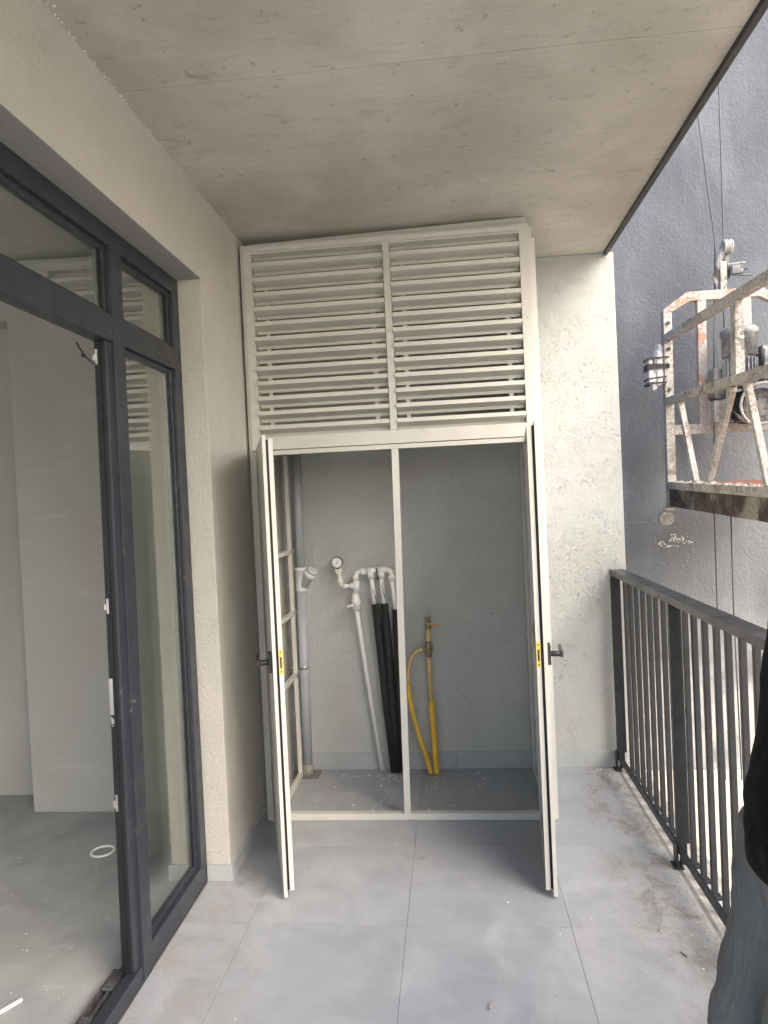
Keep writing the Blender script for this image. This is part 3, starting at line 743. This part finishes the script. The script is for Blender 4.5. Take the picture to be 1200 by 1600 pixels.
# plaster lumps and drips on the bottom rail
lump = B()
for i in range(170):
    y = random.choice((random.uniform(.3, 1.98), random.gauss(1.45, .08), random.gauss(1.0, .12))); x = random.uniform(1.602, 1.65); lump.crumb((x, y, 1.613), random.uniform(.006, .022), .8)
for i in range(26):
    y = random.uniform(.4, 1.95); l = random.uniform(.012, .045)
    lump.hexa([(1.5985,y,1.61-l),(1.6,y,1.61-l),(1.6,y+.003,1.61-l),(1.5985,y+.003,1.61-l),(1.5965,y-.002,1.614),(1.6,y-.002,1.614),(1.6,y+.006,1.614),(1.5965,y+.006,1.614)])
stuff(G('plaster_lumps', 'gw', lump, None, 0))
# hoist: vertical motor over a ribbed gearbox
hc = (1.985, 1.84)
mo = B().tube([(*hc, 2.16), (*hc, 2.40)], .082, 28)
for i in range(26):
    t = 6.283*i/26; mo.bar((hc[0]+.088*math.cos(t), hc[1]+.088*math.sin(t), 2.17), (hc[0]+.088*math.cos(t), hc[1]+.088*math.sin(t), 2.33), .006, .022, (math.cos(t), math.sin(t), 0))
hoist = G('hoist_motor', 'gm', mo, None, 0)
G('motor_cover', 'gm', B().tube([(*hc, 2.345), (*hc, 2.47), (*hc, 2.471), (*hc, 2.50), (*hc, 2.515)], .1, 28, [.098, .098, .104, .104, .090]), hoist, 0)
gx, gz = 2.055, 2.045
gbx = B().tube([(gx, 1.72, gz), (gx, 1.96, gz)], .098, 30)
for i in range(12): gbx.box(gx-.112+.004*abs(i-6)*.5, gx+.112-.004*abs(i-6)*.5, 1.715, 1.955, gz-.088+i*.0155, gz-.082+i*.0155)
gbo = G('gearbox', 'gk', gbx, hoist, 0)
G('guard_ring', 'gw', B().tube(arc((gx, 1.70, gz), .125, 0, 360, 32), .008, 8), hoist, 0)
G('junction_box', 'gm', B().box(2.10, 2.17, 1.80, 1.90, 2.18, 2.40).box(2.105, 2.165, 1.788, 1.7995, 2.20, 2.38), hoist, .004)
G('lock_housing', 'gk', B().box(1.842, 1.915, 1.86, 1.97, 2.10, 2.29), None, .012)
G('lock_bracket', 'gw', B().box(1.848, 1.895, 1.88, 1.95, 1.968, 2.098))
cb = B().tube(cr_([(1.99, 1.72, 2.20), (2.06, 1.68, 2.23), (2.15, 1.70, 2.17), (2.19, 1.72, 2.05), (2.12, 1.70, 1.95), (1.98, 1.70, 1.94), (1.90, 1.75, 2.02)]), .009, 8)
G('power_cable', 'gk', cb, None, 0)
# rope head on top of the hoop
G('rope_head', 'gw', B().box(1.948, 1.988, Y+.005, Y+.045, 2.784, 2.955))
arm = B().prism([(1.905,2.86),(1.935,2.97),(1.968,3.075),(1.990,3.075),(1.968,2.975),(1.944,2.90),(1.944,2.83),(1.925,2.80)], 'y', Y+.008, Y+.018)
arm.prism([(1.990,2.83),(1.990,3.03),(2.010,3.03),(2.016,2.86)], 'y', Y+.03, Y+.038)
G('rope_head_cheek', 'gk', arm, None, .001)
pu = B().tube([(1.972, Y+.026, 3.045), (1.982, Y+.026, 3.045), (1.990, Y+.026, 3.045), (1.998, Y+.026, 3.045), (2.008, Y+.026, 3.045), (2.018, Y+.026, 3.045), (2.026, Y+.026, 3.045)], .04, 20, [.042, .044, .034, .046, .034, .044, .04])
G('pulley', 'gw', pu, None, 0)
G('limit_switch', 'gm', B().box(2.018, 2.085, Y, Y+.04, 2.875, 2.925).tube([(2.0,Y+.02,2.935),(2.10,Y+.01,2.94)], .006, 8).tube([(2.02,Y+.02,2.87),(2.13,Y-.01,2.855)], .006, 8).tube([(2.085,Y+.02,2.9),(2.11,Y+.01,2.905)], .01, 8), None, .002)
# bumper wheel under the end post
bwl = B().tube([(1.585, Y-.012, 1.385), (1.585, Y-.006, 1.385), (1.585, Y+.03, 1.385), (1.585, Y+.036, 1.385)], .045, 24, [.038, .046, .046, .038])
bwl.tube([(1.585, Y-.018, 1.385), (1.585, Y-.011, 1.385)], .014, 12)
G('bumper_wheel', 'gw', bwl, None, 0)
G('wheel_bracket', 'gp', B().box(1.575, 1.64, Y-.005, Y+.04, 1.435, 1.449).box(1.610, 1.650, Y-.02, Y-.001, 1.455, 1.485))
for z in (2.60, 2.44, 2.19): G('bolt', 'gk', B().tube([(1.626, Y-.012, z), (1.626, Y-.0002, z)], .011, 6), None, 0)
gd.rotation_euler = (R(2.2), 0, 0)

fo = thing('foam_bundle', 'white foam strips taped in black to the platform corner post', 'padding', (1.555, 2.0, 2.19)); fr_ = (1.555, 2.0, 2.19)
for i, (x0, x1, z0, z1) in enumerate(((1.500, 1.528, 2.235, 2.395), (1.526, 1.556, 2.19, 2.36), (1.552, 1.585, 2.215, 2.44), (1.568, 1.598, 2.25, 2.485))):
    yy = 1.965+.018*(i % 2)
    b = B().hexa([(x0,yy,z0),(x1,yy-.004,z0+.01),(x1,yy+.07,z0),(x0+.004,yy+.07,z0+.012),(x0+.006,yy,z1),(x1+.002,yy,z1-.02),(x1,yy+.07,z1),(x0,yy+.07,z1+.01)])
    b.build('foam_strip', M['foam'], fo, fr_, .008)
for z, hh, tl in ((2.385, .012, .006), (2.345, .020, -.004), (2.325, .018, .006), (2.262, .010, .010), (2.232, .012, .004)):
    b = B(); p = [(1.494, 1.958), (1.606, 1.955), (1.662, 1.985) if z > 2.3 else (1.606, 1.99), (1.655, 2.058) if z > 2.3 else (1.598, 2.06), (1.498, 2.062)]
    n_ = len(p); o_ = 0
    for k in range(n_):
        (xa, ya), (xb, yb2) = p[k], p[(k+1) % n_]
        b.bar((xa, ya, z+tl*(xa-1.5)*8), (xb, yb2, z+tl*(xb-1.5)*8), .003, hh)
    b.build('tape_band', M['tape'], fo, fr_)

ro = B().tube([(2.045, 2.03, 9.0), (2.004, 2.026, 3.09), (1.985, 2.02, 2.75), (1.97, 1.98, 2.52)], .0045, 6).tube([(1.978, 2.0, 1.60), (1.99, 2.05, .8), (2.02, 2.1, -.326)], .0045, 6)
tag(ro.build('steel_rope', M['steelrope']), 'thin steel rope running straight down over the pulley wheel', 'rope', 'ropes of the hanging platform')
ro = B().tube([(1.48, 2.05, 9.0), (1.884, 2.03, 3.84), (1.950, 2.02, 3.10), (1.90, 1.98, 2.30), (1.873, 1.99, 1.44), (1.88, 2.02, .8), (1.92, 2.1, -.326)], .0045, 6)
tag(ro.build('steel_rope', M['steelrope']), 'thin steel rope slanting up to the left of the pulley', 'rope', 'ropes of the hanging platform')

# ------------------------------------------------------------------ person at the railing
def grown(name, b, mat, parent, root, voxel, smooth=4, folds=0., fscale=.1):
    """fuses overlapping lofts and tubes into one continuous skin"""
    o = b.build(name+'_form', mat, None, root)
    r = o.modifiers.new('fuse', 'REMESH'); r.mode = 'VOXEL'; r.voxel_size = voxel; r.use_smooth_shade = True
    sm = o.modifiers.new('smooth', 'SMOOTH'); sm.factor = .5; sm.iterations = smooth
    if folds:
        tx = bpy.data.textures.new(name+'_folds', 'CLOUDS'); tx.noise_scale = fscale; tx.noise_depth = 2
        d_ = o.modifiers.new('folds', 'DISPLACE'); d_.texture = tx; d_.strength = folds; d_.mid_level = .5
    dg = bpy.context.evaluated_depsgraph_get(); dg.update()
    nm = bpy.data.meshes.new_from_object(o.evaluated_get(dg)); nm.name = name
    bpy.data.objects.remove(o)
    for p in nm.polygons: p.use_smooth = True
    nm.materials.clear(); nm.materials.append(mat)
    q = bpy.data.objects.new(name, nm); COL.objects.link(q); q.parent = parent
    return q
def loft(b, rings, seg=28):
    """rings: (x, y, z, rx, ry, tilt) ellipses"""
    o = len(b.v); n = len(rings)
    for x, y, z, rx, ry, *t in rings:
        k = t[0] if t else 0
        for i in range(seg):
            a = 2*math.pi*i/seg; dx = rx*math.cos(a); b.v.append((x+dx, y+ry*math.sin(a), z+k*dx))
    for j in range(n-1):
        for i in range(seg):
            i2 = (i+1) % seg; b.f.append((o+j*seg+i, o+j*seg+i2, o+(j+1)*seg+i2, o+(j+1)*seg+i)); b.sm.append(True)
    b.f.append(tuple(o+i for i in range(seg-1, -1, -1))); b.f.append(tuple(o+(n-1)*seg+i for i in range(seg))); b.sm += [False]*2
PYY = -1.20
P_SHIFT = .028
pr_ = (.78, PYY, 0)
per = thing('person', 'person in black jacket and grey jeans leaning on the balcony railing', 'person', (.78+P_SHIFT, PYY, 0))
# body: torso, neck, head, arms, hands, legs fused into one skin
b = B()
loft(b, [(.885,PYY,.80,.10,.15), (.89,PYY,.95,.115,.165), (.905,PYY,1.09,.10,.15), (.925,PYY,1.28,.105,.17), (.93,PYY,1.40,.085,.165), (.94,PYY,1.45,.06,.09), (.955,PYY,1.49,.052,.054), (.975,PYY,1.55,.052,.052)])
loft(b, [(1.005,PYY,1.525,.03,.03), (.995,PYY,1.545,.068,.056), (.985,PYY,1.59,.088,.068), (.982,PYY,1.65,.096,.075), (.978,PYY,1.70,.092,.072), (.972,PYY,1.735,.066,.054), (.970,PYY,1.75,.025,.02)])
b.tube([(1.07,PYY,1.645), (1.098,PYY,1.605)], .012, 10, [.007, .015])
b.tube([(1.068,PYY-.02,1.565), (1.074,PYY,1.566), (1.068,PYY+.02,1.565)], .007, 8)
for q in (-1, 1):
    b.tube([(.975,PYY+q*.070,1.615), (.970,PYY+q*.086,1.66)], .012, 8, [.009, .015])
    b.tube([(.93,PYY+q*.15,1.395), (.97,PYY+q*.21,1.30), (1.03,PYY+q*.245,1.19), (1.12,PYY+q*.19,1.178), (1.195,PYY+q*.125,1.170)], .04, 16, [.055, .047, .042, .038, .028])
    hx, hy, hz = 1.195, PYY+q*.125, 1.168
    b.tube([(hx,hy,hz), (hx+.022,hy-q*.03,hz-.003), (hx+.035,hy-q*.07,hz-.008)], .03, 12, [.026, .034, .030])
    for dx, l, dz in ((.016, .070, -.004), (.003, .080, .0), (-.012, .074, .0), (-.026, .056, -.002)):
        p = Vector((hx+.035+dx, hy-q*.065, hz-.006))
        b.tube([p, p+Vector((.008, -q*l*.45, .002+dz)), p+Vector((.014, -q*l*.8, -.010+dz)), p+Vector((.014, -q*l, -.024+dz))], .008, 8, [.0095, .009, .008, .0065])
    p = Vector((hx-.004, hy-q*.012, hz)); b.tube([p, p+Vector((-.022, -q*.028, -.002)), p+Vector((-.026, -q*.055, -.008))], .01, 8, [.013, .0105, .008])
    b.tube([(.875,PYY+q*.085,.90), (.845,PYY+q*.092,.70), (.79,PYY+q*.10,.47), (.752,PYY+q*.105,.25), (.738,PYY+q*.105,.07)], .08, 18, [.10, .082, .056, .052, .038])
grown('body', b, M['skin'], per, pr_, .0065, 3)
b = B()
for q in (-1, 1): b.tube([(1.060, PYY+q*.031, 1.645), (1.067, PYY+q*.031, 1.645)], .010, 10, [.010, .005])
b.build('eyes', M['ink'], per, pr_)
b = B(); loft(b, [(.945,PYY,1.57,.055,.062), (.955,PYY,1.64,.078,.080), (.962,PYY,1.70,.092,.082), (.968,PYY,1.74,.080,.068), (.97,PYY,1.765,.04,.035)])
b.tube([(1.03,PYY-.03,1.725), (1.045,PYY+.03,1.72)], .022, 8)
grown('hair', b, M['hair'], per, pr_, .008, 3, .006, .02)
b = B()
loft(b, [(.893,PYY,.815,.150,.196,-.22), (.892,PYY,.85,.155,.200,-.22), (.892,PYY,.96,.146,.194,-.15), (.905,PYY,1.087,.131,.184), (.930,PYY,1.28,.128,.205), (.93,PYY,1.39,.112,.195), (.94,PYY,1.455,.078,.12), (.957,PYY,1.50,.064,.066)])
for q in (-1, 1):
    b.tube([(.93,PYY+q*.155,1.392), (.965,PYY+q*.215,1.30), (1.03,PYY+q*.25,1.192), (1.11,PYY+q*.197,1.180), (1.175,PYY+q*.14,1.176)], .05, 18, [.074, .064, .058, .052, .043])
grown('jacket', b, M['jacket'], per, pr_, .011, 3, .022, .10)
b = B()
loft(b, [(.872,PYY,.78,.115,.175), (.880,PYY,.86,.135,.185), (.888,PYY,.96,.130,.180)])
for q in (-1, 1):
    b.tube([(.872,PYY+q*.082,.90), (.860,PYY+q*.09,.80), (.846,PYY+q*.095,.68), (.804,PYY+q*.10,.54), (.776,PYY+q*.104,.42), (.748,PYY+q*.107,.25), (.738,PYY+q*.107,.075)], .09, 22, [.118, .122, .114, .106, .100, .092, .092])
jeans = grown('jeans', b, M['denim'], per, pr_, .010, 3, .020, .085)
b = B(); b.tube([(.835, PYY-.195, .86), (.815, PYY-.196, .80), (.800, PYY-.190, .72), (.79, PYY-.188, .66)], .0035, 6)
b.build('pocket_seam', M['ink'], jeans, pr_)
for off_ in (-.006, .006):
    b = B(); b.tube(cr_([(.868+off_,PYY-.202,.84), (.862+off_,PYY-.211,.74), (.846+off_,PYY-.209,.66), (.806+off_,PYY-.206,.54), (.778+off_,PYY-.204,.42)], 5), .0016, 5)
    b.build('side_seam', M['denim'], jeans, pr_)
for q in (-1, 1):
    b = B(); b.tube([(.70,PYY+q*.108,.05), (.74,PYY+q*.11,.055), (.83,PYY+q*.118,.042), (.89,PYY+q*.125,.032)], .045, 14, [.03, .046, .045, .028]); b.box(.68, .90, PYY+q*.115-.04, PYY+q*.115+.04, .003, .025)
    grown('shoe', b, M['shoe'], per, pr_, .008, 3)

# ------------------------------------------------------------------ loose things on the floors
tag(B().tube(arc((-1.455, .527, .006), .050, 0, 360, 40, 'xy'), .0055, 10).build('plastic_ring', M['white'], root=(-1.455, .527, 0)),
    'white plastic ring lying on the bare room floor', 'ring')
tag(B().tube(cr_([(-1.42, -.56, .004), (-1.34, -.56, .004), (-1.28, -.50, .006), (-1.235, -.43, .006)]), .007, 6).build('cable_offcut', M['white'], root=(-1.3, -.5, 0)),
    'short white strip lying near the door threshold', 'offcut')
def scatter(name, mat, pts, lo, hi, flat=.6):
    b = B()
    for p in pts: b.crumb(p, random.uniform(lo, hi)*random.choice((.5, .7, 1, 1)), flat)
    return stuff(b.build(name, M[mat]))
G_ = random.gauss; U = random.uniform
scatter('plaster_crumbs', 'crumb', [(G_(-.30, .12), 1.40+G_(0, .035), .0005) for _ in range(46)] + [(G_(-.10, .10), 1.39+G_(0, .05), .0005) for _ in range(40)] +
        [(U(-.65, .55), U(.92, 1.44), .0005) for _ in range(70)] + [(U(.0, .2), 1.30+G_(0, .06), .0005) for _ in range(10)], .003, .013, .35)
scatter('floor_crumbs', 'crumb', [(U(-.6, 1.05), U(-.75, .80), .0005) for _ in range(60)] + [(U(-.5, .5), U(.795, .83), .0005) for _ in range(16)], .0015, .006, .5)
scatter('mortar_grit', 'crumbd', [(1.09-abs(G_(0, .035)), U(-.3, 1.48), .0005) for _ in range(300)] + [(1.08-abs(G_(0, .07)), 1.47-abs(G_(0, .035)), .0005) for _ in range(160)] +
        [(G_(1.0, .07), G_(.05, .09), .0005) for _ in range(120)] + [(G_(.98, .08), G_(.33, .09), .0005) for _ in range(70)] + [(U(1.125, 1.25), U(-.5, 1.48), -.0115) for _ in range(150)], .0012, .006, .6)
scatter('pale_grit', 'crumb', [(1.08-abs(G_(0, .09)), 1.475-abs(G_(0, .03)), .0005) for _ in range(110)] + [(1.07-abs(G_(0, .09)), U(-.3, 1.45), .0005) for _ in range(70)], .0012, .006, .6)
scatter('room_crumbs', 'crumb', [(U(-2.2, -1.02), U(-.9, .9), -.0035) for _ in range(140)], .0015, .007, .4)
sl_ = B()
for (x, y, a) in ((.90, -.02, .4), (.955, -.16, 1.9), (.28, -.42, 1.2), (.02, .47, .2)):
    sl_.bar((x, y, .004), (x+.03*math.cos(a), y+.03*math.sin(a), .005), .007, .005)
stuff(sl_.build('splinters', M['crumbd']))
